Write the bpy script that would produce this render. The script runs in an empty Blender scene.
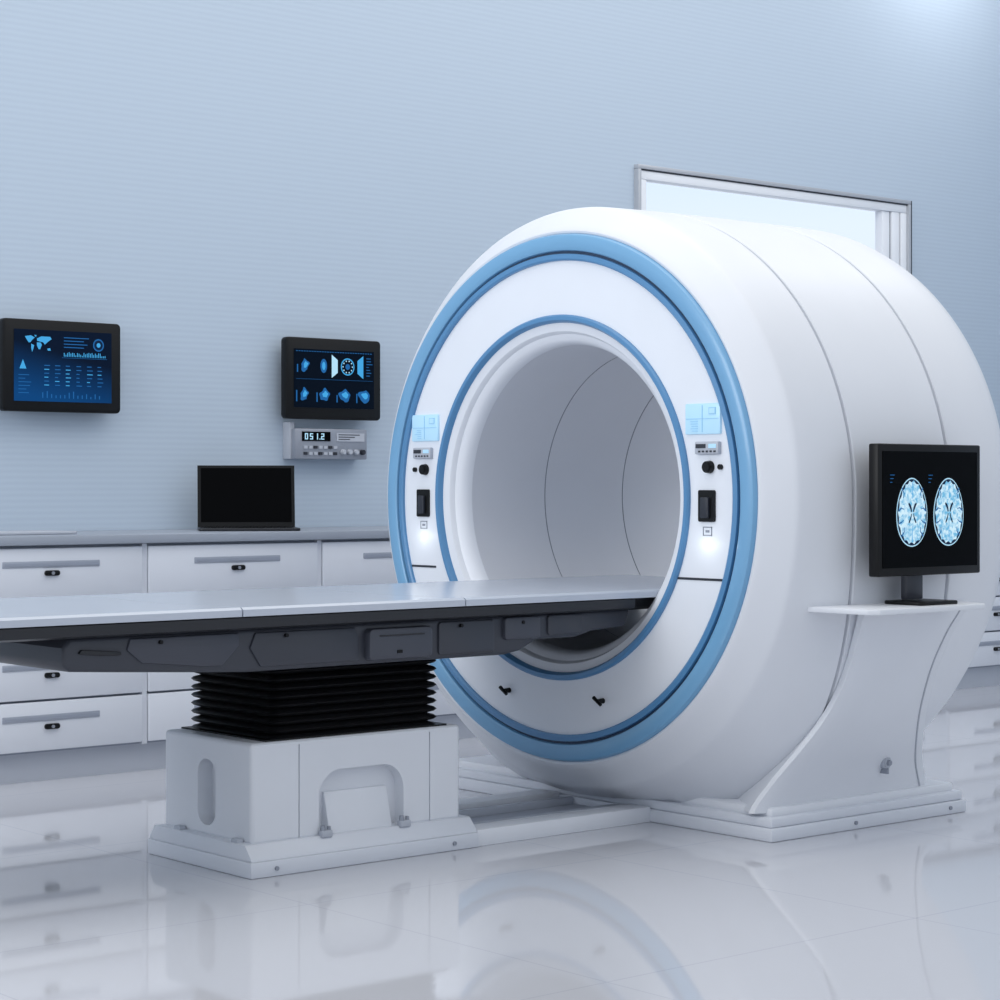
import bpy, bmesh, math, random
from mathutils import Vector, Matrix
random.seed(3)
scn = bpy.context.scene
col = scn.collection
PI = math.pi
scn.view_settings.view_transform = 'Standard'

# ---------------------------------------------------------------- materials
def lin(c):
    return tuple(((v/255)/12.92 if v/255 <= .04045 else ((v/255+.055)/1.055)**2.4) for v in c) + (1,)
def mat(name, c, rough=.4, metal=0, emit=None, es=1, coat=0, spec=.5, noise=.02, nscale=6):
    m = bpy.data.materials.new(name); m.use_nodes = True
    nt = m.node_tree; b = nt.nodes['Principled BSDF']
    b.inputs['Roughness'].default_value = rough; b.inputs['Metallic'].default_value = metal
    b.inputs['Coat Weight'].default_value = coat
    b.inputs['Specular IOR Level'].default_value = spec
    L = lin(c)
    if noise:
        tc = nt.nodes.new('ShaderNodeTexCoord'); n = nt.nodes.new('ShaderNodeTexNoise')
        n.inputs['Scale'].default_value = nscale
        nt.links.new(tc.outputs['Object'], n.inputs['Vector'])
        r = nt.nodes.new('ShaderNodeMix'); r.data_type = 'RGBA'
        r.inputs[6].default_value = tuple(v*(1-noise) for v in L[:3])+(1,)
        r.inputs[7].default_value = tuple(min(1, v*(1+noise)) for v in L[:3])+(1,)
        nt.links.new(n.outputs['Fac'], r.inputs[0]); nt.links.new(r.outputs[2], b.inputs['Base Color'])
    else:
        b.inputs['Base Color'].default_value = L
    if emit:
        b.inputs['Emission Color'].default_value = lin(emit); b.inputs['Emission Strength'].default_value = es
    return m
M = {}
M['shell'] = mat('white_shell', (223, 226, 232), .38)
M['face'] = mat('white_face', (232, 236, 243), .4)
M['ring'] = mat('blue_ring', (116, 168, 207), .32, coat=.2)
M['ring2'] = mat('deep_blue_ring', (82, 136, 182), .35, coat=.2)
M['groove'] = mat('blue_groove', (38, 62, 90), .5)
M['dark'] = mat('dark_seam', (38, 42, 52), .5)
M['seam'] = mat('grey_seam', (112, 117, 130), .5)
M['seam2'] = mat('soft_seam', (146, 150, 160), .5)
M['seam3'] = mat('pale_seam', (172, 176, 186), .5)
M['liner'] = mat('bore_grey', (212, 214, 220), .36)
M['mouth'] = mat('bore_mouth', (228, 231, 237), .38)
M['base'] = mat('base_white', (214, 218, 226), .35)
M['black'] = mat('black_plastic', (10, 11, 13), .4, spec=.25)
M['bellows'] = mat('black_rubber', (10, 11, 14), .42, spec=.4)
M['under'] = mat('charcoal_plastic', (56, 59, 68), .38)
M['under2'] = mat('mid_charcoal', (66, 69, 79), .4)
M['rail'] = mat('dark_rail', (28, 30, 36), .4)
M['bed'] = mat('bed_white', (188, 195, 207), .22)
M['screenb'] = mat('black_glass', (1, 1, 2), .25, noise=0, spec=.06)
M['navy2'] = mat('night_screen', (1, 4, 9), .3, emit=(5, 16, 32), es=.7, noise=0, spec=.06)
M['cyan'] = mat('cyan_glow', (30, 80, 110), .4, emit=(70, 170, 230), es=.8, noise=0, spec=.1)
M['cyan2'] = mat('dim_cyan_glow', (12, 38, 65), .4, emit=(34, 108, 176), es=.75, noise=0, spec=.1)
M['pale'] = mat('pale_glow', (100, 120, 130), .4, emit=(180, 226, 250), es=.8, noise=0, spec=.1)
M['deep'] = mat('deep_blue_tissue', (6, 18, 34), .4, emit=(8, 34, 68), es=.7, noise=0, spec=.1)
M['panel'] = mat('panel_display', (176, 214, 236), .3, emit=(178, 220, 242), es=.2, noise=0)
M['panel2'] = mat('panel_line', (140, 186, 214), .3, emit=(140, 190, 220), es=.25, noise=0)
M['lamp'] = mat('lamp_glow', (255, 255, 255), .3, emit=(240, 248, 255), es=6, noise=0)
M['grey'] = mat('grey_metal', (150, 155, 166), .35, .3)
M['lgrey'] = mat('light_grey', (180, 185, 195), .4)
M['frame'] = mat('window_grey', (176, 180, 187), .4, .2)
M['sashw'] = mat('sash_white', (232, 235, 240), .4)
M['cab'] = mat('cabinet_white', (216, 220, 228), .4)
M['cabbody'] = mat('cabinet_carcass', (150, 157, 171), .45)
M['slot'] = mat('handle_grey', (160, 166, 179), .35, .2)
M['top'] = mat('worktop_grey', (150, 157, 169), .35)
M['kick'] = mat('kick_grey', (190, 195, 205), .4)

def brain_mat():
    m = bpy.data.materials.new('brain_tissue'); m.use_nodes = True
    nt = m.node_tree; b = nt.nodes['Principled BSDF']
    tc = nt.nodes.new('ShaderNodeTexCoord'); n = nt.nodes.new('ShaderNodeTexNoise')
    n.inputs['Scale'].default_value = 70; n.inputs['Detail'].default_value = 3; n.inputs['Distortion'].default_value = .5
    r = nt.nodes.new('ShaderNodeValToRGB')
    r.color_ramp.elements[0].position = .36; r.color_ramp.elements[0].color = lin((104, 182, 224))
    r.color_ramp.elements[1].position = .58; r.color_ramp.elements[1].color = lin((214, 242, 255))
    nt.links.new(tc.outputs['Object'], n.inputs['Vector']); nt.links.new(n.outputs['Fac'], r.inputs[0])
    b.inputs['Base Color'].default_value = lin((60, 80, 90)); nt.links.new(r.outputs[0], b.inputs['Emission Color'])
    b.inputs['Emission Strength'].default_value = .9; b.inputs['Specular IOR Level'].default_value = .1
    return m
M['brain'] = brain_mat()
def navy_mat():
    m = bpy.data.materials.new('blue_gradient_screen'); m.use_nodes = True
    nt = m.node_tree; b = nt.nodes['Principled BSDF']
    tc = nt.nodes.new('ShaderNodeTexCoord'); sx = nt.nodes.new('ShaderNodeSeparateXYZ')
    ad = nt.nodes.new('ShaderNodeMath'); ad.operation = 'ADD'
    r = nt.nodes.new('ShaderNodeValToRGB')
    r.color_ramp.elements[0].position = .15; r.color_ramp.elements[0].color = lin((12, 76, 138))
    r.color_ramp.elements[1].position = .85; r.color_ramp.elements[1].color = lin((4, 18, 40))
    nt.links.new(tc.outputs['Generated'], sx.inputs[0]); nt.links.new(sx.outputs['Z'], ad.inputs[0])
    ml = nt.nodes.new('ShaderNodeMath'); ml.operation = 'MULTIPLY'; ml.inputs[1].default_value = .35
    nt.links.new(sx.outputs['X'], ml.inputs[0]); nt.links.new(ml.outputs[0], ad.inputs[1])
    nt.links.new(ad.outputs[0], r.inputs[0]); nt.links.new(r.outputs[0], b.inputs['Emission Color'])
    b.inputs['Base Color'].default_value = lin((3, 12, 26)); b.inputs['Emission Strength'].default_value = .75
    b.inputs['Specular IOR Level'].default_value = .06
    return m
M['navy'] = navy_mat()

def wall_mat():
    m = bpy.data.materials.new('pale_blue_ribbed_wall'); m.use_nodes = True
    nt = m.node_tree; b = nt.nodes['Principled BSDF']; b.inputs['Roughness'].default_value = .5
    tc = nt.nodes.new('ShaderNodeTexCoord')
    w = nt.nodes.new('ShaderNodeTexWave'); w.wave_type = 'BANDS'; w.bands_direction = 'Z'
    w.inputs['Scale'].default_value = 12; w.inputs['Distortion'].default_value = .25; w.inputs['Detail'].default_value = 1
    nt.links.new(tc.outputs['Object'], w.inputs['Vector'])
    mx = nt.nodes.new('ShaderNodeMix'); mx.data_type = 'RGBA'
    mx.inputs[6].default_value = lin((181, 195, 210)); mx.inputs[7].default_value = lin((185, 199, 213))
    nt.links.new(w.outputs['Fac'], mx.inputs[0]); nt.links.new(mx.outputs[2], b.inputs['Base Color'])
    bp = nt.nodes.new('ShaderNodeBump'); bp.inputs['Strength'].default_value = .03; bp.inputs['Distance'].default_value = .01
    nt.links.new(w.outputs['Fac'], bp.inputs['Height']); nt.links.new(bp.outputs['Normal'], b.inputs['Normal'])
    return m
M['wall'] = wall_mat()
def floor_mat():
    m = bpy.data.materials.new('glossy_floor_tiles'); m.use_nodes = True
    nt = m.node_tree; b = nt.nodes['Principled BSDF']
    b.inputs['Roughness'].default_value = .045; b.inputs['Specular IOR Level'].default_value = .7
    tc = nt.nodes.new('ShaderNodeTexCoord')
    br = nt.nodes.new('ShaderNodeTexBrick'); br.offset = 0; br.squash = 1
    br.inputs['Scale'].default_value = 1; br.inputs['Mortar Size'].default_value = .003
    br.inputs['Brick Width'].default_value = 1.2; br.inputs['Row Height'].default_value = 1.2
    br.inputs['Color1'].default_value = lin((198, 200, 207)); br.inputs['Color2'].default_value = lin((197, 199, 206))
    br.inputs['Mortar'].default_value = lin((186, 189, 198))
    nt.links.new(tc.outputs['Object'], br.inputs['Vector']); nt.links.new(br.outputs['Color'], b.inputs['Base Color'])
    return m
M['floor'] = floor_mat()
def glass_mat():
    m = bpy.data.materials.new('window_glass'); m.use_nodes = True
    b = m.node_tree.nodes['Principled BSDF']
    b.inputs['Base Color'].default_value = (1, 1, 1, 1)
    b.inputs['Transmission Weight'].default_value = 1; b.inputs['Roughness'].default_value = 0; b.inputs['IOR'].default_value = 1.01
    b.inputs['Emission Color'].default_value = lin((190, 215, 255)); b.inputs['Emission Strength'].default_value = .10  # faint emission added to brighten the pane; the glass is no light source
    return m
M['glass'] = glass_mat()

# ---------------------------------------------------------------- mesh builder
OFF = {}
def mark_sharp(bm):
    for f in bm.faces: f.smooth = True
    for e in bm.edges:
        if len(e.link_faces) != 2 or e.calc_face_angle(0) > math.radians(32): e.smooth = False
class MB:
    def __init__(s): s.bm = bmesh.new(); s.mats = []
    def mi(s, m):
        if m not in s.mats: s.mats.append(m)
        return s.mats.index(m)
    def _add(s, tmp, m):
        i = s.mi(m)
        for f in tmp.faces: f.material_index = i
        me = bpy.data.meshes.new('t'); tmp.to_mesh(me); tmp.free()
        s.bm.from_mesh(me); bpy.data.meshes.remove(me)
    def box(s, x0, x1, y0, y1, z0, z1, m, bev=0, seg=2):
        t = bmesh.new(); bmesh.ops.create_cube(t, size=1)
        for v in t.verts:
            v.co = Vector(((x0+x1)/2+v.co.x*(x1-x0), (y0+y1)/2+v.co.y*(y1-y0), (z0+z1)/2+v.co.z*(z1-z0)))
        if bev: bmesh.ops.bevel(t, geom=t.edges[:], offset=bev, segments=seg, affect='EDGES', profile=.5)
        s._add(t, m); return s
    def prism(s, pts, plane, a, b, m, bev=0, seg=2):
        t = bmesh.new()
        def P(p, h):
            return {'xz': (p[0], h, p[1]), 'yz': (h, p[0], p[1]), 'xy': (p[0], p[1], h)}[plane]
        A = [t.verts.new(P(p, a)) for p in pts]; B = [t.verts.new(P(p, b)) for p in pts]
        t.faces.new(A); t.faces.new(B[::-1])
        n = len(pts)
        for i in range(n): t.faces.new((A[i], B[i], B[(i+1) % n], A[(i+1) % n]))
        bmesh.ops.recalc_face_normals(t, faces=t.faces[:])
        if bev:
            ed = [e for e in t.edges if len(e.link_faces) == 2 and e.calc_face_angle(0) > .6]
            bmesh.ops.bevel(t, geom=ed, offset=bev, segments=seg, affect='EDGES', profile=.5)
        s._add(t, m); return s
    def flat(s, pts, plane, h, m):
        t = bmesh.new()
        v = [t.verts.new({'xz': (p[0], h, p[1]), 'yz': (h, p[0], p[1])}[plane]) for p in pts]
        f = t.faces.new(v); f.normal_update()
        want = Vector((0, -1, 0)) if plane == 'xz' else Vector((-1, 0, 0))
        if f.normal.dot(want) < 0: f.normal_flip()
        s._add(t, m); return s
    def lathe(s, C, prof, m, seg=144, closed=False, sq=None):
        t = bmesh.new(); rings = []
        for dx, r in prof:
            ring = []
            for k in range(seg):
                a = 2*PI*k/seg; c, q = math.cos(a), math.sin(a)
                if sq and q < 0:
                    n, bz = sq(dx); y = math.copysign(abs(c)**(2/n), c); z = -bz*abs(q)**(2/n)
                else: y, z = c, q
                zz = C[2]+r*z
                if sq: zz = max(zz, .06)
                ring.append(t.verts.new((C[0]+dx, C[1]+r*y, zz)))
            rings.append(ring)
        n = len(rings)
        for i in range(n if closed else n-1):
            A, B = rings[i], rings[(i+1) % n]
            for k in range(seg): t.faces.new((A[k], A[(k+1) % seg], B[(k+1) % seg], B[k]))
        if closed: bmesh.ops.recalc_face_normals(t, faces=t.faces[:])
        s._add(t, m); return s
    def cyl(s, p0, p1, r0, r1, m, seg=24, bev=0):
        p0, p1 = Vector(p0), Vector(p1); d = p1-p0
        t = bmesh.new(); bmesh.ops.create_cone(t, cap_ends=True, segments=seg, radius1=r0, radius2=r1, depth=d.length)
        if bev:
            ed = [e for e in t.edges if e.calc_face_angle(0) > .8]
            bmesh.ops.bevel(t, geom=ed, offset=bev, segments=2, affect='EDGES')
        R = Vector((0, 0, 1)).rotation_difference(d.normalized()).to_matrix().to_4x4()
        bmesh.ops.transform(t, matrix=Matrix.Translation((p0+p1)/2) @ R, verts=t.verts[:])
        s._add(t, m); return s
    def build(s, name, parent=None, label=None, loc=None):
        off = OFF.get(parent.name, Vector()) if parent else (Vector(loc) if loc else Vector())
        for v in s.bm.verts: v.co -= off
        mark_sharp(s.bm)
        me = bpy.data.meshes.new(name); s.bm.to_mesh(me); s.bm.free()
        for m in s.mats: me.materials.append(M[m])
        o = bpy.data.objects.new(name, me); col.objects.link(o)
        if parent: o.parent = parent
        else: o.location = off
        OFF[o.name] = off
        if label: o['label'] = label
        return o
def thing(name, label, cat, loc, group=None):
    o = bpy.data.objects.new(name, None); col.objects.link(o); o.location = loc
    o.empty_display_size = .1
    o['label'] = label; o['category'] = cat
    if group: o['group'] = group
    OFF[o.name] = Vector(loc); return o
def tag(o, label, cat, group=None):
    o['label'] = label; o['category'] = cat
    if group: o['group'] = group
    return o
def struct(o): o['kind'] = 'structure'; return o
def dup(root, loc, label=None):
    r = root.copy(); col.objects.link(r); r.location = loc
    if label: r['label'] = label
    for ch in list(root.children):
        c = ch.copy(); col.objects.link(c); c.parent = r
        for g in list(ch.children):
            d = g.copy(); col.objects.link(d); d.parent = c
    return r
def carve(o, cutters):
    tmp = []
    for c in cutters:
        k = c.build('cutter'); k.location = -OFF[o.name]; tmp.append(k)
        md = o.modifiers.new('b', 'BOOLEAN'); md.operation = 'DIFFERENCE'; md.object = k; md.solver = 'EXACT'
    pl, pp = o.location.copy(), o.parent
    o.parent = None
    bpy.context.view_layer.update()
    me = bpy.data.meshes.new_from_object(o.evaluated_get(bpy.context.evaluated_depsgraph_get()))
    b2 = bmesh.new(); b2.from_mesh(me)
    for e in b2.edges: e.smooth = True
    mark_sharp(b2)
    for f in b2.faces:
        if f.calc_area() > .004: f.smooth = False
    b2.to_mesh(me); b2.free()
    o.modifiers.clear(); o.data = me; o.parent = pp; o.location = pl
    for k in tmp: bpy.data.objects.remove(k)
def circ(cx, cz, r, n=24, rx=None):
    return [(cx+(rx or r)*math.cos(2*PI*i/n), cz+r*math.sin(2*PI*i/n)) for i in range(n)]
def rrect(x0, x1, z0, z1, r, n=5):
    out = []
    for cx, cz, a0 in ((x1-r, z1-r, 0), (x0+r, z1-r, PI/2), (x0+r, z0+r, PI), (x1-r, z0+r, 1.5*PI)):
        for k in range(n+1):
            a = a0+PI/2*k/n; out.append((cx+r*math.cos(a), cz+r*math.sin(a)))
    return out

# ---------------------------------------------------------------- room
WY = 8.15; WX0, WX1, WZ = -3.0, 12.3, 4.7
wx0, wx1, wz0, wz1 = 8.36, 10.78, 1.95, 2.972
b = MB()
b.box(WX0, wx0, WY, WY+.2, 0, WZ, 'wall').box(wx1, WX1, WY, WY+.2, 0, WZ, 'wall')
b.box(wx0, wx1, WY, WY+.2, 0, wz0, 'wall').box(wx0, wx1, WY, WY+.2, wz1, WZ, 'wall')
struct(b.build('wall_back'))
struct(MB().box(WX1, WX1+.2, -3, WY+.2, 0, WZ, 'wall').build('wall_right'))
struct(MB().box(WX0, WX1+.2, -3, WY+.2, -.1, 0, 'floor').build('floor'))
# window
fr = MB(); t = .024
for (a, c, e, f) in ((wx0, wx1, wz1-t, wz1), (wx0, wx1, wz0, wz0+t), (wx0, wx0+t, wz0+t, wz1-t), (wx1-t, wx1, wz0+t, wz1-t)):
    fr.box(a, c, WY-.035, WY+.2, e, f, 'frame', .004)
fr.box(wx1-.001, wx1+.014, WY-.03, WY+.01, wz0, wz1, 'dark')
win = struct(fr.build('window_1'))
OFF[win.name] = Vector()
fr = MB(); g = .055
a0, a1, c0, c1 = wx0+t, wx1-t, wz0+t, wz1-t
for (a, c, e, f) in ((a0, a1, c1-g, c1), (a0, a1, c0, c0+g), (a0, a0+g, c0+g, c1-g), (a1-g, a1, c0+g, c1-g)):
    fr.box(a, c, WY-.02, WY+.05, e, f, 'sashw', .006)
fr.box(a0, a1, WY-.026, WY-.01, c1-.007, c1, 'dark')
fr.build('sash', win)
fr = MB()
for k in range(2):
    xx = a1-g-.014-.085*k
    fr.box(xx-.071, xx, WY-.015+.008*k, WY+.05, c0+g, c1-g, 'sashw', .004)
    fr.box(xx, xx+.014, WY+.0, WY+.05, c0+g, c1-g, 'dark' if k == 0 else 'seam')
fr.build('inner_stile', win)
MB().box(a0+g, a1-g, WY+.052, WY+.058, c0+g, c1-g, 'glass').build('pane', win)

# ---------------------------------------------------------------- MRI scanner
CX, CY, CZ = 5.25, 5.514, 1.155
C = (CX, CY, CZ)
scanner = thing('mri_scanner', 'large round white scanner with blue ring around its open bore', 'medical scanner', (CX+.6, CY, 0))
def ss(x): x = min(1, max(0, x)); return x*x*(3-2*x)
def sq(dx):
    return 2+.6*ss((dx-.03)/.3)-.5*ss((dx-.9)/.4), 1+.12*ss((dx-.05)/.32)-.09*ss((dx-.9)/.4)
def shell(prof, name):
    o = MB().lathe(C, prof, 'shell', 240, sq=sq)
    bmesh.ops.recalc_face_normals(o.bm, faces=o.bm.faces[:])
    return o.build(name, scanner)
shell([(.04, .90), (.012, .946), (.002, .954), (.0, .961), (.003, .968), (.016, .983), (.036, 1.004), (.058, 1.026), (.074, 1.041), (.082, 1.048), (.092, 1.0525), (.104, 1.0545), (.16, 1.056), (.25, 1.058), (.350, 1.060), (.354, 1.057), (.357, 1.042)], 'front_shell')
shell([(.366, 1.042), (.369, 1.057), (.373, 1.060), (.42, 1.0605), (.5, 1.061), (.62, 1.062), (.75, 1.062), (.870, 1.062), (.874, 1.059), (.877, 1.044)], 'middle_shell')
shell([(.887, 1.044), (.890, 1.059), (.894, 1.062), (1.0, 1.062), (1.1, 1.062), (1.19, 1.060), (1.235, 1.048), (1.262, 1.024), (1.278, .985), (1.284, .94), (1.285, .90), (1.285, .62), (1.27, .57)], 'rear_shell')
MB().lathe(C, [(.352, 1.047), (.371, 1.047)], 'seam', 240, sq=sq).lathe(C, [(.872, 1.049), (.892, 1.049)], 'seam', 240, sq=sq).build('shell_seam', scanner)
MB().lathe(C, [(.03, .888), (-.004, .888), (-.012, .891), (-.016, .898), (-.016, .938), (-.012, .946), (-.002, .951), (.03, .955)], 'ring', closed=True).build('outer_ring', scanner, 'wide light blue outer ring')
MB().lathe(C, [(-.001, .878), (-.001, .890), (.02, .890), (.02, .878)], 'groove', closed=True).build('ring_groove', scanner)
MB().lathe(C, [(.02, .852), (-.010, .855), (-.014, .861), (-.012, .878), (.02, .882)], 'ring2', closed=True).build('inner_ring_edge', scanner)
face = MB().lathe(C, [(.0, .655), (.0, .858), (.03, .858), (.03, .655)], 'face', closed=True).build('face_plate', scanner)
MB().lathe(C, [(.03, .628), (-.004, .633), (-.014, .641), (-.014, .654), (-.008, .660), (.02, .663)], 'ring2', closed=True).build('bore_ring', scanner, 'thin blue ring around the bore')
MB().lathe(C, [(.006, .635), (.010, .625), (.014, .602), (.020, .597), (.034, .592), (.042, .574), (.056, .563), (.074, .557), (.09, .555)], 'mouth').build('bore_mouth', scanner)
ln = MB().lathe(C, [(.088, .555), (.47, .555)], 'liner').lathe(C, [(.475, .555), (.904, .555)], 'liner').lathe(C, [(.909, .555), (1.275, .565)], 'liner')
ln.lathe(C, [(.47, .555), (.47, .557), (.475, .557), (.475, .555)], 'seam2').lathe(C, [(.904, .555), (.904, .557), (.909, .557), (.909, .555)], 'seam2')
ln.build('bore_liner', scanner)
F = CX
glow_pts = []
for sgn in (1, -1):
    z = CZ
    cy = CY-sgn*.737
    za = z-.271
    MB().box(F-.002, F+.004, min(CY-sgn*.664, CY-sgn*.808), max(CY-sgn*.602, CY-sgn*.808) if sgn < 0 else CY-sgn*.602, za-.004, za+.004, 'dark').build('panel_seam', face)
    dc = CY-sgn*.722; hw = .078
    d = MB().box(F-.010, F+.002, dc-hw, dc+hw, z+.215, z+.318, 'panel', .004)
    d.box(F-.012, F-.009, dc-hw+.006, dc+hw-.006, z+.266, z+.268, 'panel2').box(F-.012, F-.009, dc-.001, dc+.001, z+.222, z+.312, 'panel2')
    for k in range(5): d.box(F-.0125, F-.009, dc+.02, dc+.04+.02*random.random(), z+.225+k*.008, z+.227+k*.008, 'panel2')
    d.box(F-.0125, F-.009, dc-.06, dc-.03, z+.281, z+.304, 'panel2').box(F-.013, F-.009, dc-.057, dc-.033, z+.284, z+.301, 'panel')
    d.build('control_display', face, 'pale blue display')
    c2 = cy+(-.005 if sgn > 0 else .0)
    d = MB().box(F-.016, F+.002, c2-.055, c2+.05, z+.148, z+.190, 'lgrey', .004)
    d.box(F-.018, F-.014, c2+.0, c2+.043, z+.168, z+.182, 'dark')
    for k in range(5): d.box(F-.018, F-.014, c2-.045+k*.017, c2-.036+k*.017, z+.154, z+.160, 'dark')
    d.box(F-.018, F-.014, c2-.047, c2-.014, z+.168, z+.182, 'panel')
    d.build('readout_module', face)
    MB().cyl((F+.002, cy-.01, z+.105), (F-.022, cy-.01, z+.105), .022, .019, 'black', 28, .003).build('control_knob', face)
    oy = -.06 if sgn > 0 else .05
    MB().cyl((F+.002, cy+oy, z+.105), (F-.01, cy+oy, z+.105), .009, .009, 'black', 16).build('small_button', face)
    d = MB().prism(rrect(cy-.036, cy+.036, z-.078, z+.028, .006), 'yz', F-.008, F+.002, 'black')
    d.prism(rrect(cy-.016, cy+.020, z-.066, z+.004, .006), 'yz', F-.018, F-.006, 'dark', .002)
    d.build('intercom_slot', face, 'black recessed vertical slot')
    d = MB()
    for (a, c, e, f) in ((-.02, .02, -.098, -.095), (-.02, .02, -.125, -.122), (-.02, -.017, -.125, -.095), (.017, .02, -.125, -.095), (-.008, .008, -.114, -.106)):
        d.box(F-.002, F+.001, cy+a, cy+c, z+e, z+f, 'grey')
    d.build('square_mark', face)
    MB().cyl((F+.001, cy, z-.155), (F-.004, cy, z-.155), .006, .006, 'lamp', 16).build('indicator_light', face)
    glow_pts.append((F-.045, cy, z-.155))
for oy in (.245, -.245):
    y = CY-oy; z = CZ-.716
    MB().cyl((F+.001, y, z), (F-.03, y, z), .010, .008, 'black', 16).cyl((F-.03, y+.018, z+.012), (F-.03, y-.018, z-.012), .007, .006, 'black', 12).build('fastener', face)
# base
bs = MB().box(CX+.18, CX+1.26, CY-.86, CY+.86, 0, .045, 'base', .006)
bs.box(CX+.19, CX+1.25, CY-.85, CY+.85, .045, .078, 'base', .008)
bs.box(CX+.22, CX+1.23, CY-.825, CY+.825, .072, .108, 'shell', .012)
base = bs.build('base_plinth', scanner)
for x in (CX+.62, CX+1.16):
    MB().cyl((x, CY-.855, .024), (x, CY-.866, .024), .007, .007, 'grey', 16).build('bolt', base)
# side pedestal under the monitor shelf
rows = [(.09, 5.41, 6.41, 4.71), (.2, 5.475, 6.33, 4.67), (.3, 5.53, 6.255, 4.61), (.4, 5.58, 6.20, 4.555), (.5, 5.612, 6.175, 4.51), (.6, 5.628, 6.18, 4.475), (.7, 5.632, 6.215, 4.445), (.785, 5.630, 6.26, 4.42)]
def interp(z):
    for i in range(len(rows)-1):
        A, B = rows[i], rows[i+1]
        if z <= B[0]+1e-6:
            P0 = rows[max(0, i-1)]; P3 = rows[min(len(rows)-1, i+2)]; s_ = (z-A[0])/(B[0]-A[0])
            return [.5*((2*A[j])+(-P0[j]+B[j])*s_+(2*P0[j]-5*A[j]+4*B[j]-P3[j])*s_**2+(-P0[j]+3*A[j]-3*B[j]+P3[j])*s_**3) for j in (1, 2, 3)]
t = bmesh.new(); prev = None; NR = 30
st = bmesh.new(); sprev = None
for i in range(NR+1):
    z = .09+.695*i/NR; xl, xr, y = interp(z)
    ring = [t.verts.new(p) for p in ((xl+.26, y+.38, z), (xl+.03, y+.06, z), (xl+.006, y+.034, z), (xl+.010, y+.014, z), (xl+.045, y+.002, z), (xl+.1, y, z), (xr-.12, y, z), (xr-.06, y+.008, z), (xr-.015, y+.035, z), (xr, y+.08, z), (xr-.03, y+.38, z))]
    # crease running down near the rear edge of the pillar
    xc = xr-.10
    srow = [st.verts.new(p) for p in ((xc-.003, y-.0005, z), (xc+.003, y-.0005, z), (xc+.003, y+.01, z), (xc-.003, y+.01, z))]
    if prev:
        n = len(ring)
        for k in range(n): t.faces.new((prev[k], prev[(k+1) % n], ring[(k+1) % n], ring[k]))
        for k in range(4): st.faces.new((sprev[k], sprev[(k+1) % 4], srow[(k+1) % 4], srow[k]))
    else: t.faces.new(ring[::-1])
    prev = ring; sprev = srow
t.faces.new(prev)
for q in (t, st): bmesh.ops.recalc_face_normals(q, faces=q.faces[:])
p = MB(); p._add(t, 'shell'); ped = p.build('side_pedestal', scanner)
p = MB(); p._add(st, 'seam3'); p.build('pedestal_seam', ped)
q = MB()
q.cyl((6.04, 4.72, .22), (6.04, 4.645, .22), .024, .022, 'lgrey', 24, .004).cyl((6.04, 4.65, .22), (6.04, 4.635, .22), .011, .009, 'grey', 16).box(6.036, 6.044, 4.645, 4.7, .18, .2, 'grey')
q.build('valve_knob', ped)
MB().prism([(5.42, 4.60), (5.43, 4.26), (5.46, 4.23), (6.02, 4.23), (6.06, 4.26), (6.14, 4.56)], 'xy', .782, .80, 'shell', .004).build('monitor_shelf', scanner)

# ---------------------------------------------------------------- monitor with brain scans
def monitor_body(root, x0, x1, z0, z1, yf, th=.04):
    h = MB().box(x0, x1, yf, yf+th, z0, z1, 'black', .006)
    h.box(x0+.08, x1-.08, yf+th, yf+th+.02, z0+.06, z1-.06, 'black', .006)
    return h.build('housing', root)
mx0, mx1, mz0, mz1, my = 5.59, 6.15, .897, 1.337, 4.34
mon = thing('desktop_monitor', 'black monitor showing two brain scans, standing on the scanner shelf', 'monitor', (5.84, 4.36, .80))
monitor_body(mon, mx0, mx1, mz0, mz1, my)
sc = MB().box(mx0+.022, mx1-.022, my-.002, my+.01, mz0+.028, mz1-.025, 'screenb').build('screen', mon)
def brain(cx, cz):
    s = MB(); y = my-.003
    def egg(rx, rz, n=72, wob=0):
        o = []
        for i in range(n):
            a = 2*PI*i/n; k = 1-wob*abs(math.sin(9*a+.4*math.sin(3*a)))
            w = 1-.10*math.sin(a)
            o.append((cx+rx*w*k*math.cos(a), cz+rz*k*math.sin(a)))
        return o
    s.flat(egg(.083, .115), 'xz', y, 'pale'); s.flat(egg(.079, .111), 'xz', y-.0006, 'deep')
    s.flat(egg(.076, .108, 180, .07), 'xz', y-.0012, 'brain')
    s.box(cx-.0008, cx+.0008, y-.0024, y-.0016, cz+.045, cz+.100, 'cyan').box(cx-.0008, cx+.0008, y-.0024, y-.0016, cz-.100, cz-.045, 'cyan')
    for g in (-1, 1):
        # slim front and rear horns of the dark central ventricles, kept apart at the midline
        up = [(.003, .002), (.004, .014), (.010, .026), (.019, .033), (.023, .028), (.018, .020), (.011, .009), (.008, .0)]
        dn = [(.004, -.004), (.008, -.005), (.011, -.016), (.018, -.027), (.021, -.036), (.016, -.036), (.009, -.025), (.005, -.014)]
        for sh in (up, dn): s.flat([(cx+g*x, cz+z) for x, z in sh], 'xz', y-.0024, 'deep')
        # lateral folds
        for pts_ in ([(.074, .008), (.060, .016), (.046, .012), (.044, .009), (.058, .012), (.072, .002)],
                     [(.058, .080), (.046, .062), (.050, .048), (.047, .047), (.042, .062), (.054, .083)],
                     [(.060, -.078), (.046, -.064), (.046, -.050), (.043, -.050), (.042, -.066), (.056, -.082)],
                     [(.072, -.034), (.056, -.030), (.048, -.024), (.047, -.027), (.056, -.034), (.070, -.040)]):
            s.flat([(cx+g*x, cz+z) for x, z in pts_], 'xz', y-.002, 'cyan2')
    return s.build('brain_scan', sc)
brain(mx0+.175, mz0+.212); brain(mx0+.375, mz0+.212)
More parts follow.
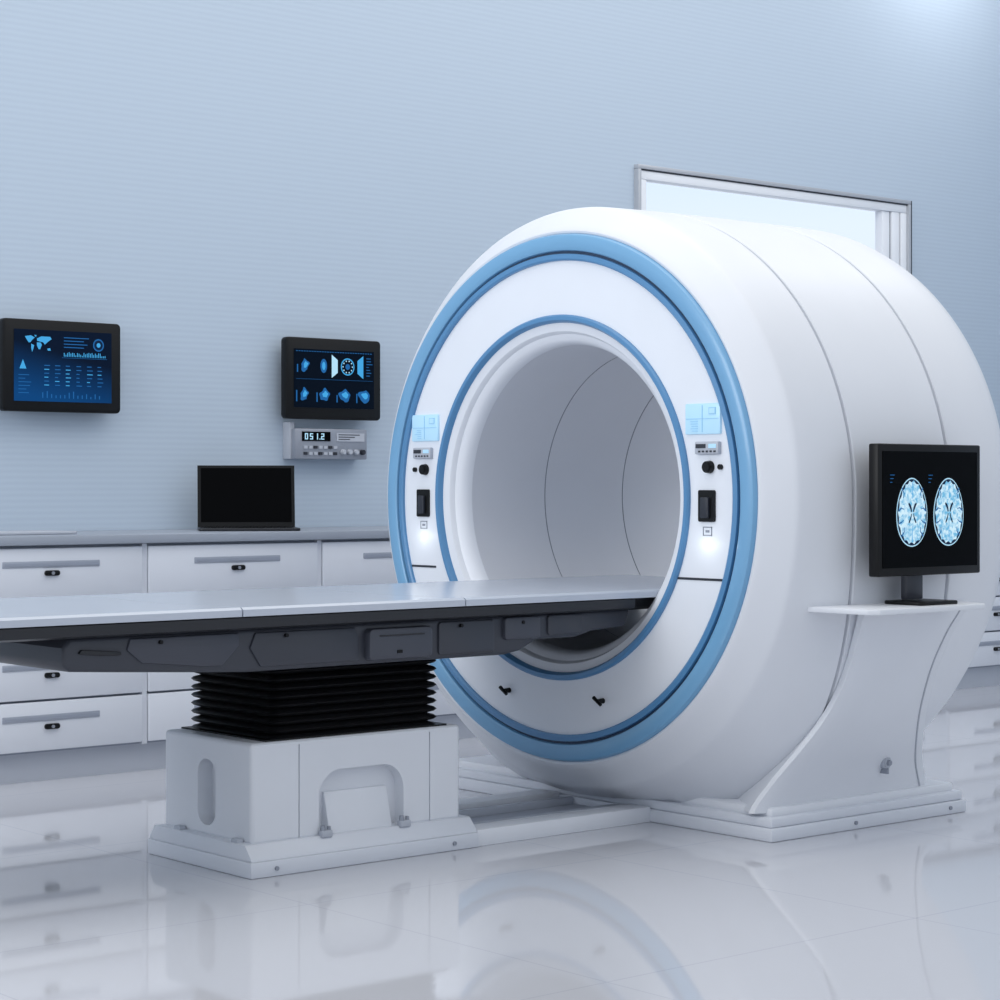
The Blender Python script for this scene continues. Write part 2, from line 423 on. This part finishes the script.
for x in (mx0+.06, mx0+.265):
    s = MB()
    for k in range(3): s.box(x, x+.022-.006*k, my-.004, my-.0025, mz0+.335-.012*k, mz0+.337-.012*k, 'cyan2')
    s.build('screen_text', sc)
MB().box(5.80, 5.89, 4.385, 4.41, .815, .98, 'under', .004).build('stand_neck', mon)
MB().prism(rrect(5.74, 5.95, 4.28, 4.44, .02), 'xy', .80, .812, 'black', .003).build('stand_foot', mon)

# ---------------------------------------------------------------- patient table
table = thing('patient_table', 'long white patient table on black bellows sliding into the scanner', 'patient table', (4.15, CY, 0))
HW, TZ = .455, .838
def slab(x0, x1):
    pts = [(CY-HW, TZ-.026), (CY-HW, TZ-.006), (CY-HW+.01, TZ+.001), (CY-HW+.05, TZ), (CY-.2, TZ-.004), (CY, TZ-.006), (CY+.2, TZ-.004), (CY+HW-.05, TZ), (CY+HW-.01, TZ+.001), (CY+HW, TZ-.006), (CY+HW, TZ-.026), (CY+HW-.03, TZ-.03), (CY-HW+.03, TZ-.03)]
    return MB().prism(pts, 'yz', x0, x1, 'bed')
for a, c in ((1.7, 2.61), (2.616, 3.549), (3.555, 4.42), (4.426, 6.1)):
    slab(a, c).build('tabletop_section', table)
tr = MB()
tr.prism([(CY-HW+.004, TZ-.03), (CY-HW+.006, TZ-.060), (CY-HW+.04, TZ-.068), (CY+HW-.04, TZ-.068), (CY+HW-.006, TZ-.060), (CY+HW-.004, TZ-.03)], 'yz', 1.72, 5.2, 'rail')
tr.prism([(CY-.415, TZ-.03), (CY-.39, TZ-.058), (CY-.34, TZ-.075), (CY+.34, TZ-.075), (CY+.39, TZ-.058), (CY+.415, TZ-.03)], 'yz', 5.2, 6.08, 'rail')
tr.build('side_rail', table)
zb = TZ-.066
u = MB()
u.prism([(3.005, zb), (2.985, zb-.03), (2.985, zb-.080), (3.01, zb-.098), (3.14, zb-.106), (3.5, zb-.126), (3.62, zb-.132), (4.66, zb-.132), (4.72, zb-.122), (4.80, zb-.088), (4.98, zb-.088), (5.06, zb-.070), (5.22, zb-.062), (5.24, zb)], 'xz', CY-.39, CY+.39, 'under', .014, 3)
und = u.build('undercarriage', table)
MB().prism([(3.20, zb-.012), (3.19, zb-.045), (3.24, zb-.084), (3.46, zb-.106), (3.52, zb-.106), (3.58, zb-.05), (3.58, zb-.012)], 'xz', CY-.399, CY-.37, 'under2', .005).build('side_cover', und)
MB().prism([(3.66, zb-.118), (3.62, zb-.06), (3.64, zb-.014), (4.02, zb-.014), (4.035, zb-.05), (4.035, zb-.118)], 'xz', CY-.398, CY-.37, 'under', .005).build('side_cover', und)
g = MB().prism(rrect(4.06, 4.32, zb-.120, zb-.02, .018), 'xz', CY-.418, CY-.37, 'under2', .010)
g.box(4.10, 4.28, CY-.421, CY-.41, zb-.045, zb-.041, 'rail').box(4.17, 4.19, CY-.421, CY-.41, zb-.10, zb-.09, 'black')
g.build('drive_box', und)
MB().prism(rrect(4.36, 4.60, zb-.118, zb-.012, .012), 'xz', CY-.398, CY-.37, 'under', .005).build('side_cover', und)
MB().prism(rrect(4.64, 4.80, zb-.082, zb-.008, .012), 'xz', CY-.405, CY-.37, 'under2', .006).build('side_cover', und)
MB().prism(rrect(4.84, 5.0, zb-.076, zb-.008, .012), 'xz', CY-.398, CY-.37, 'under', .005).build('side_cover', und)
MB().prism([(3.03, zb-.048), (3.10, zb-.056), (3.17, zb-.058), (3.17, zb-.048), (3.04, zb-.036)], 'xz', CY-.400, CY-.375, 'rail', .003).build('handle', und)
for x in (3.3, 3.75, 4.45, 4.72):
    MB().cyl((x, CY-.385, zb-.026), (x, CY-.408, zb-.026), .006, .006, 'black', 12).build('screw', und)
# bellows
t = bmesh.new(); prev = None; nf = 10; z0, z1 = .395, .66
def brow(z, d):
    return [t.verts.new((x, y, z)) for x, y in rrect(3.815+d, 4.50-d, CY-.24+d, CY+.235-d, .03, 4)]
for i in range(nf*4+1):
    d = (.024, .006, 0, .006)[i % 4]
    ring = brow(z0+(z1-z0)*i/(nf*4), d)
    if prev:
        n = len(ring)
        for k in range(n): t.faces.new((prev[k], prev[(k+1) % n], ring[(k+1) % n], ring[k]))
    else: t.faces.new(ring[::-1])
    prev = ring
t.faces.new(prev)
p = MB(); p._add(t, 'bellows'); p.build('bellows', table, 'black pleated rubber bellows')
X0, X1, Y0, Y1 = 3.725, 4.575, CY-.255, CY+.235
pedb = MB().box(X0, X1, Y0, Y1, .09, .405, 'shell', .014, 3).build('pedestal', table)
def arch(x0, x1, z0, z1, r, n=8):
    out = [(x1, z0)]
    for cx, a0 in ((x1-r, 0), (x0+r, PI/2)):
        for k in range(n+1):
            a = a0+PI/2*k/n; out.append((cx+r*math.cos(a), z1-r+r*math.sin(a)))
    return out+[(x0, z0)]
sy = CY-.01
carve(pedb, [MB().prism(arch(3.985, 4.33, .0, .30, .085), 'xz', Y0-.05, Y0+.045, 'shell'),
             MB().prism(rrect(sy-.05, sy+.05, .125, .335, .048), 'yz', X0-.05, X0+.055, 'shell'),
             MB().box(3.905, 3.910, Y0-.05, Y0+.008, .0, .39, 'shell'),
             MB().box(4.438, 4.443, Y0-.05, Y0+.008, .0, .39, 'shell')])
MB().box(X0+.06, X1-.05, Y0+.012, Y1-.01, .402, .410, 'black').build('top_gasket', pedb)
# sloping toe inside the arched recess
a = MB().prism([(Y0+.046, .09), (Y0+.046, .225), (Y0+.034, .225), (Y0+.004, .10), (Y0+.004, .09)], 'yz', 4.03, 4.285, 'shell', .003)
a.build('arched_panel', pedb)
tb = MB().box(3.685, 4.61, CY-.31, CY+.275, 0, .05, 'base', .006)
tb.prism([(CY-.306, .05), (CY-.300, .062), (CY-.268, .098), (CY+.240, .098), (CY+.268, .062), (CY+.270, .05)], 'yz', 3.69, 4.605, 'base', .003)
tb.build('base_plate', table)
for (x, y) in ((4.00, Y0-.016), (4.32, Y0-.016)):
    k = MB().box(x-.022, x+.022, y-.010, y+.012, .092, .115, 'lgrey', .005).cyl((x-.012, y, .112), (x-.012, y, .13), .009, .007, 'grey', 12).cyl((x+.012, y, .112), (x+.012, y, .126), .007, .006, 'grey', 12)
    k.build('floor_clamp', table)
for (x, y) in ((3.697, CY+.12), (3.697, CY-.2)):
    MB().box(x-.0, x+.026, y-.018, y+.018, .09, .11, 'lgrey', .005).build('floor_clamp', table)
for x in (3.78, 4.50):
    MB().cyl((x, CY-.305, .025), (x, CY-.316, .025), .007, .007, 'grey', 12).build('bolt', table)

# track between table and scanner
tk = MB()
tk.box(4.61, CX+.18, CY-.285, CY+.25, 0, .015, 'base', .003)
tk.box(4.61, CX+.18, CY-.30, CY-.20, .0, .055, 'shell', .003)
tk.box(4.61, CX+.18, CY-.15, CY-.12, .0, .045, 'lgrey', .003)
tk.box(4.61, CX+.18, CY+.09, CY+.12, .0, .045, 'lgrey', .003)
tk.box(4.61, CX+.18, CY+.165, CY+.265, .0, .055, 'shell', .003)
tk.box(4.61, CX+.18, CY-.195, CY-.155, .014, .018, 'dark').box(4.61, CX+.18, CY+.125, CY+.16, .014, .018, 'dark')
tk.box(4.61, CX+.18, CY-.11, CY+.08, .014, .020, 'seam3')
tag(tk.build('floor_track', loc=(5.0, CY, 0)), 'low pale floor track of parallel rails joining table base and scanner', 'floor track')

# ---------------------------------------------------------------- cabinets
UW = .917; FYc = 7.435
unit = thing('drawer_cabinet', 'x', 'cabinet', (UW/2, 7.8, 0), 'white drawer cabinets along the back wall')
c = MB().box(.004, UW-.004, FYc+.028, 8.14, .118, .955, 'cabbody')
c.box(.0, .012, FYc+.01, 8.14, .118, .955, 'cab').box(UW-.012, UW, FYc+.01, 8.14, .118, .955, 'cab')
c.build('body', unit)
MB().box(0, UW, FYc+.05, 8.12, 0, .118, 'kick').build('toe_kick', unit)
for r in range(4):
    zt = .945-.2065*r; zb_ = zt-.2065+.009
    d = MB().box(.016, UW-.016, FYc, FYc+.026, zb_, zt, 'cab', .005).build('drawer', unit)
    hx = UW/2+.01
    h = MB().box(hx-.225, hx+.225, FYc-.004, FYc+.004, zt-.078, zt-.052, 'slot', .003)
    h.box(hx-.215, hx+.215, FYc-.005, FYc-.002, zt-.070, zt-.060, 'cabbody')
    h.build('handle', d)
    MB().prism(rrect(hx-.034, hx+.034, zt-.112, zt-.090, .010), 'xz', FYc-.012, FYc+.002, 'black', .003).cyl((hx, FYc-.010, zt-.101), (hx, FYc-.016, zt-.101), .007, .007, 'grey', 12).build('lock', d)
labels = ['white drawer cabinet farthest left in the wall row, its drawers running off the frame edge',
          'white four-drawer cabinet at the left edge, standing below the left wall screen',
          'white four-drawer cabinet standing directly below the open black laptop',
          'white drawer cabinet right of the laptop, partly hidden by the scanner ring',
          'white drawer cabinet behind the bore of the scanner', 'white drawer cabinet behind the middle of the scanner',
          'white drawer cabinet behind the scanner, below the left end of the window', 'white drawer cabinet behind the scanner monitor',
          'white drawer cabinet in the gap just right of the scanner shelf',
          'white drawer cabinet at the far right corner of the wall row']
xs = [2.892+UW*i for i in range(10)]
for i, x in enumerate(xs):
    loc = (x+UW/2, 7.8, 0)
    if i == 0: unit.location = loc; unit['label'] = labels[0]
    else: dup(unit, loc, labels[i])
w = MB()
w.box(2.88, 12.15, FYc-.02, 8.148, .957, .995, 'top', .005)
tag(w.build('worktop', loc=(7.5, 7.8, .957)), 'long grey worktop running over the white drawer cabinets', 'worktop')

# ---------------------------------------------------------------- laptop
LX, LY = 5.49, 7.78
lap = thing('laptop', 'open black laptop standing on the grey worktop', 'laptop', (LX, LY, .995))
lb = MB().prism(rrect(LX-.225, LX+.225, LY-.20, LY+.10, .015), 'xy', .996, 1.008, 'rail', .003).build('keyboard_base', lap)
kb = MB()
for r in range(5):
    for k in range(13): kb.box(LX-.2+k*.031, LX-.174+k*.031, LY-.08+r*.028, LY-.056+r*.028, 1.007, 1.011, 'black')
kb.box(LX-.06, LX+.06, LY-.18, LY-.11, 1.007, 1.0095, 'black')
kb.build('keys', lb)
def lid(z, off): return LY+.10+(z-1.01)*.16+off
def lidbox(x0, x1, z0, z1, o0, o1):
    t = bmesh.new(); bmesh.ops.create_cube(t, size=1)
    for v in t.verts:
        z = z0 if v.co.z < 0 else z1; v.co = Vector((x0 if v.co.x < 0 else x1, lid(z, o0 if v.co.y < 0 else o1), z))
    return t
ld = MB(); ld._add(lidbox(LX-.223, LX+.223, 1.006, 1.290, 0, .01), 'black'); L_ = ld.build('lid', lap)
ls = MB(); ls._add(lidbox(LX-.208, LX+.208, 1.03, 1.278, -.001, .004), 'screenb'); ls.build('screen', L_)
lap.rotation_euler = (0, 0, -.56)
fs = MB().prism(rrect(4.06, 4.50, 7.60, 7.86, .015), 'xy', .996, 1.008, 'lgrey', .003).build('flat_case', loc=(4.28, 7.73, .996))
tag(fs, 'thin closed grey case lying flat on the worktop at the left', 'case')

# ---------------------------------------------------------------- wall screens
def wall_screen(x0, x1, z0, z1, label):
    r = thing('wall_monitor', label, 'monitor', ((x0+x1)/2, WY, (z0+z1)/2), 'black monitors mounted on the back wall')
    MB().prism(rrect(x0, x1, z0, z1, .02), 'xz', WY-.10, WY-.055, 'black', .006).build('housing', r)
    MB().box((x0+x1)/2-.1, (x0+x1)/2+.1, WY-.06, WY, (z0+z1)/2-.1, (z0+z1)/2+.1, 'black').build('wall_bracket', r)
    return r
yS = WY-.101
A0, A1, B0, B1 = 4.39, 4.985, 1.52, 1.922
m1 = wall_screen(A0, A1, B0, B1, 'wall screen at the left showing a small world map and blue charts')
s0, s1, t0, t1 = A0+.055, A1-.05, B0+.045, B1-.045
scr = MB().box(s0, s1, yS-.002, yS+.006, t0, t1, 'navy').build('screen', m1)
W, H = s1-s0, t1-t0
g = MB(); yg = yS-.0035
def R(x0, x1, z0, z1, m): g.flat([(s0+x0*W, t0+z0*H), (s0+x1*W, t0+z0*H), (s0+x1*W, t0+z1*H), (s0+x0*W, t0+z1*H)], 'xz', yg, m)
conts = [[(.05, .9), (.25, .95), (.38, .85), (.28, .7), (.24, .6), (.18, .58), (.12, .7)], [(.26, .52), (.36, .45), (.33, .25), (.29, .1), (.26, .3)],
         [(.45, .8), (.6, .92), (.9, .92), (.95, .8), (.82, .65), (.72, .5), (.66, .62), (.55, .65), (.46, .68)],
         [(.45, .6), (.58, .6), (.62, .48), (.56, .25), (.51, .25), (.45, .45)], [(.8, .3), (.9, .33), (.92, .2), (.82, .2)], [(.36, .98), (.44, .98), (.42, .86)]]
for cpts in conts: g.flat([(s0+(.09+.30*x)*W, t0+(.66+.27*z)*H) for x, z in cpts], 'xz', yg, 'cyan')
g.flat(circ(s0+.86*W, t0+.82*H, .028), 'xz', yg, 'cyan2'); g.flat(circ(s0+.86*W, t0+.82*H, .022), 'xz', yg-.0004, 'deep'); g.flat(circ(s0+.86*W, t0+.82*H, .010), 'xz', yg-.0008, 'cyan')
for k in range(4): R(.50, .66+.1*random.random(), .90-.045*k, .912-.045*k, 'cyan2')
for k in range(26):
    h_ = .02+.05*random.random(); R(.50+k*.017, .508+k*.017, .64, .64+h_, 'cyan')
R(.48, .95, .62, .625, 'cyan2')
g.flat([(s0+.05*W, t0+.45*H), (s0+.12*W, t0+.45*H), (s0+.085*W, t0+.58*H)], 'xz', yg, 'cyan')
for r in range(6):
    for k in range(6):
        R(.30+k*.11, .33+k*.11+.03*random.random(), .50-.055*r, .512-.055*r, random.choice(['cyan', 'cyan2', 'cyan2']))
for r in range(6): R(.04, .10+.07*random.random(), .36-.05*r, .37-.05*r, 'cyan2')
for k in range(14): R(.28+k*.045, .29+k*.045, .05, .07+.08*random.random(), 'cyan2')
g.build('screen_graphics', scr)
A0, A1, B0, B1 = 5.905, 6.482, 1.517, 1.908
m2 = wall_screen(A0, A1, B0, B1, 'wall screen showing a grid of small scans, above the grey control box')
s0, s1, t0, t1 = A0+.045, A1-.045, B0+.055, B1-.055
scr = MB().box(s0, s1, yS-.002, yS+.006, t0, t1, 'navy2').build('screen', m2)
W, H = s1-s0, t1-t0
g = MB()
for k in range(4):
    for r in range(2):
        cx, cz = (.13, .36, .66, .90)[k] if r == 0 else .12+k*.25, .72-.5*r
        if r == 0 and k == 2:
            for sg in (-1, 1):      # bright slanted panels on both sides of the dial
                e = cx+sg*.20
                g.flat([(s0+e*W, t0+(cz+.20)*H), (s0+e*W, t0+(cz-.20)*H), (s0+(e-sg*.075)*W, t0+(cz-.11)*H), (s0+(e-sg*.075)*W, t0+(cz+.11)*H)], 'xz', yg-.0004, 'pale' if sg < 0 else 'cyan')
            g.flat(circ(s0+cx*W, t0+cz*H, .042), 'xz', yg-.0006, 'cyan'); g.flat(circ(s0+cx*W, t0+cz*H, .036), 'xz', yg-.0009, 'navy2')
            for q in range(10):
                a_ = 2*PI*q/10; g.flat(circ(s0+cx*W+.029*math.cos(a_), t0+cz*H+.029*math.sin(a_), .004, 6), 'xz', yg-.0012, 'pale')
            g.flat(circ(s0+cx*W, t0+cz*H, .014), 'xz', yg-.0012, 'cyan2')
        elif r == 0 and k == 3:
            for q in range(7): R(cx+.0, cx+.03+.05*random.random(), cz+.15-.05*q, cz+.163-.05*q, 'cyan2')
        elif r == 0 and k == 1:
            pts = [(s0+cx*W+.020*math.cos(a), t0+cz*H+.034*math.sin(a)) for a in [2*PI*i/20 for i in range(20)]]
            g.flat(pts, 'xz', yg-.0004, 'cyan2'); g.flat(circ(s0+cx*W, t0+cz*H, .02, 14, .010), 'xz', yg-.0008, 'cyan')
        else:
            n_ = 26; base_ = .022+.004*k
            pts = [(s0+cx*W+(base_+.006*math.sin(2*a+k)+.004*math.sin(5*a))*math.cos(a), t0+cz*H+(.030+.006*math.cos(3*a+k+r))*math.sin(a)) for a in [2*PI*i/n_ for i in range(n_)]]
            g.flat(pts, 'xz', yg-.0004, 'cyan2')
            g.flat([(s0+cx*W+(x-s0-cx*W)*.55+.004, t0+cz*H+(z-t0-cz*H)*.5+.003) for x, z in pts], 'xz', yg-.0008, 'cyan')
            R(cx-.10, cx-.085, cz-.12, cz-.02+.1*random.random(), 'cyan2')
for q in range(30): R(.02+q*.032, .04+q*.032, .955, .968, 'cyan2')
R(.02, .98, .485, .489, 'cyan2')
g.build('screen_graphics', scr)

# ---------------------------------------------------------------- control box
x0, x1, z0, z1 = 5.965, 6.405, 1.325, 1.472; yb = WY-.09
pw = thing('control_box', 'grey wall control box with digital readout below the wall screen', 'control box', ((x0+x1)/2, WY, z0))
bd = MB().box(x0, x1, yb, WY, z0, z1, 'grey', .006).build('housing', pw)
MB().box(x0-.008, x0+.02, yb+.03, WY, z0+.0, z1+.03, 'lgrey', .004).build('mounting_plate', pw)
MB().box(x0+.04, x0+.21, yb-.004, yb+.003, z1-.06, z1-.015, 'screenb').build('readout', bd)
dg = MB()
SEG = {'0': 'abcdef', '5': 'acdfg', '2': 'abged', '1': 'bc'}
def digit(ch, x, z, w=.018, h=.030, t=.005):
    for s_ in SEG[ch]:
        a_ = {'a': (0, w, h-t, h), 'g': (0, w, h/2-t/2, h/2+t/2), 'd': (0, w, 0, t), 'b': (w-t, w, h/2, h), 'c': (w-t, w, 0, h/2), 'f': (0, t, h/2, h), 'e': (0, t, 0, h/2)}[s_]
        dg.box(x+a_[0], x+a_[1], yb-.0055, yb-.004, z+a_[2], z+a_[3], 'pale')
for k, ch in enumerate('0512'): digit(ch, x0+.055+.03*k+(.008 if k > 2 else 0), z1-.053)
dg.box(x0+.143, x0+.148, yb-.0055, yb-.004, z1-.053, z1-.048, 'pale')
dg.build('digits', bd)
kb = MB()
for r in range(2):
    for k in range(7): kb.box(x0+.05+.03*k, x0+.07+.03*k, yb-.006, yb+.002, z0+.02+.03*r, z0+.034+.03*r, 'lgrey' if (k+r) % 3 else 'dark')
kb.build('buttons', bd)
for k, x in enumerate((x0+.285, x0+.325, x0+.365, x0+.405)):
    MB().cyl((x, yb, z0+.035), (x, yb-.02, z0+.035), .014, .012, 'lgrey' if k < 3 else 'dark', 20, .002).build('jack', bd)
dl = MB().box(x0+.25, x0+.42, yb-.003, yb+.002, z1-.06, z1-.02, 'lgrey')
for q in range(3): dl.box(x0+.26, x0+.33+.03*q, yb-.004, yb-.002, z1-.052+.011*q, z1-.048+.011*q, 'dark')
dl.build('label_plate', bd)

# ---------------------------------------------------------------- camera
cam = bpy.data.cameras.new('camera'); co = bpy.data.objects.new('camera', cam); col.objects.link(co)
co.location = (0, 0, 1.2); co.rotation_euler = (PI/2, 0, -math.atan2(.6232, .7821))
cam.sensor_width = 36; cam.lens = 2096/1000*36; cam.shift_x = .13; cam.shift_y = -.015
scn.camera = co

# ---------------------------------------------------------------- light
wd = bpy.data.worlds.new('world'); scn.world = wd; wd.use_nodes = True
nt = wd.node_tree; bg = nt.nodes['Background']
tc = nt.nodes.new('ShaderNodeTexCoord'); sx = nt.nodes.new('ShaderNodeSeparateXYZ'); rp = nt.nodes.new('ShaderNodeValToRGB')
nt.links.new(tc.outputs['Generated'], sx.inputs[0]); nt.links.new(sx.outputs['Z'], rp.inputs[0]); nt.links.new(rp.outputs[0], bg.inputs['Color'])
rp.color_ramp.elements[0].color = lin((222, 227, 234)); rp.color_ramp.elements[1].color = lin((243, 245, 247))
e = rp.color_ramp.elements.new(.12); e.color = lin((224, 235, 248))
e = rp.color_ramp.elements.new(.17); e.color = lin((206, 225, 250))
e = rp.color_ramp.elements.new(.4); e.color = lin((230, 234, 240))
bg.inputs['Strength'].default_value = .95
def area(name, loc, target, sx_, sy_, power, color=(1, 1, 1)):
    l = bpy.data.lights.new(name, 'AREA'); l.shape = 'RECTANGLE'; l.size = sx_; l.size_y = sy_; l.energy = power; l.color = color
    o = bpy.data.objects.new(name, l); col.objects.link(o); o.location = loc
    o.rotation_euler = (Vector(target)-Vector(loc)).to_track_quat('-Z', 'Y').to_euler(); return o
area('overhead_fill', (5.5, 5.0, 5.2), (5.5, 5.6, 0), 6, 4, 95, (1, .99, .975))  # added soft overhead fill
area('front_fill', (-1.0, 6.0, 3.0), (5.3, 5.5, 1.2), 2.5, 2.5, 120, (.985, .99, 1))  # added unseen fill, keeps front faces bright and sides greyer
area('wall_wash_lamp', (11.0, 7.6, 4.9), (11.1, 8.15, 4.2), .6, .25, 8, (1, 1, 1))
area('right_wall_fill', (9.5, 5.5, 4.8), (9.8, 8.15, 2.2), 2, 1, 26, (1, 1, 1))  # added unseen fill that lightens the right part of the back wall
for p_ in glow_pts:
    l = bpy.data.lights.new('indicator_glow', 'POINT'); l.energy = .05; l.shadow_soft_size = .01; l.color = (.92, .97, 1)
    o = bpy.data.objects.new('indicator_glow', l); col.objects.link(o); o.location = p_
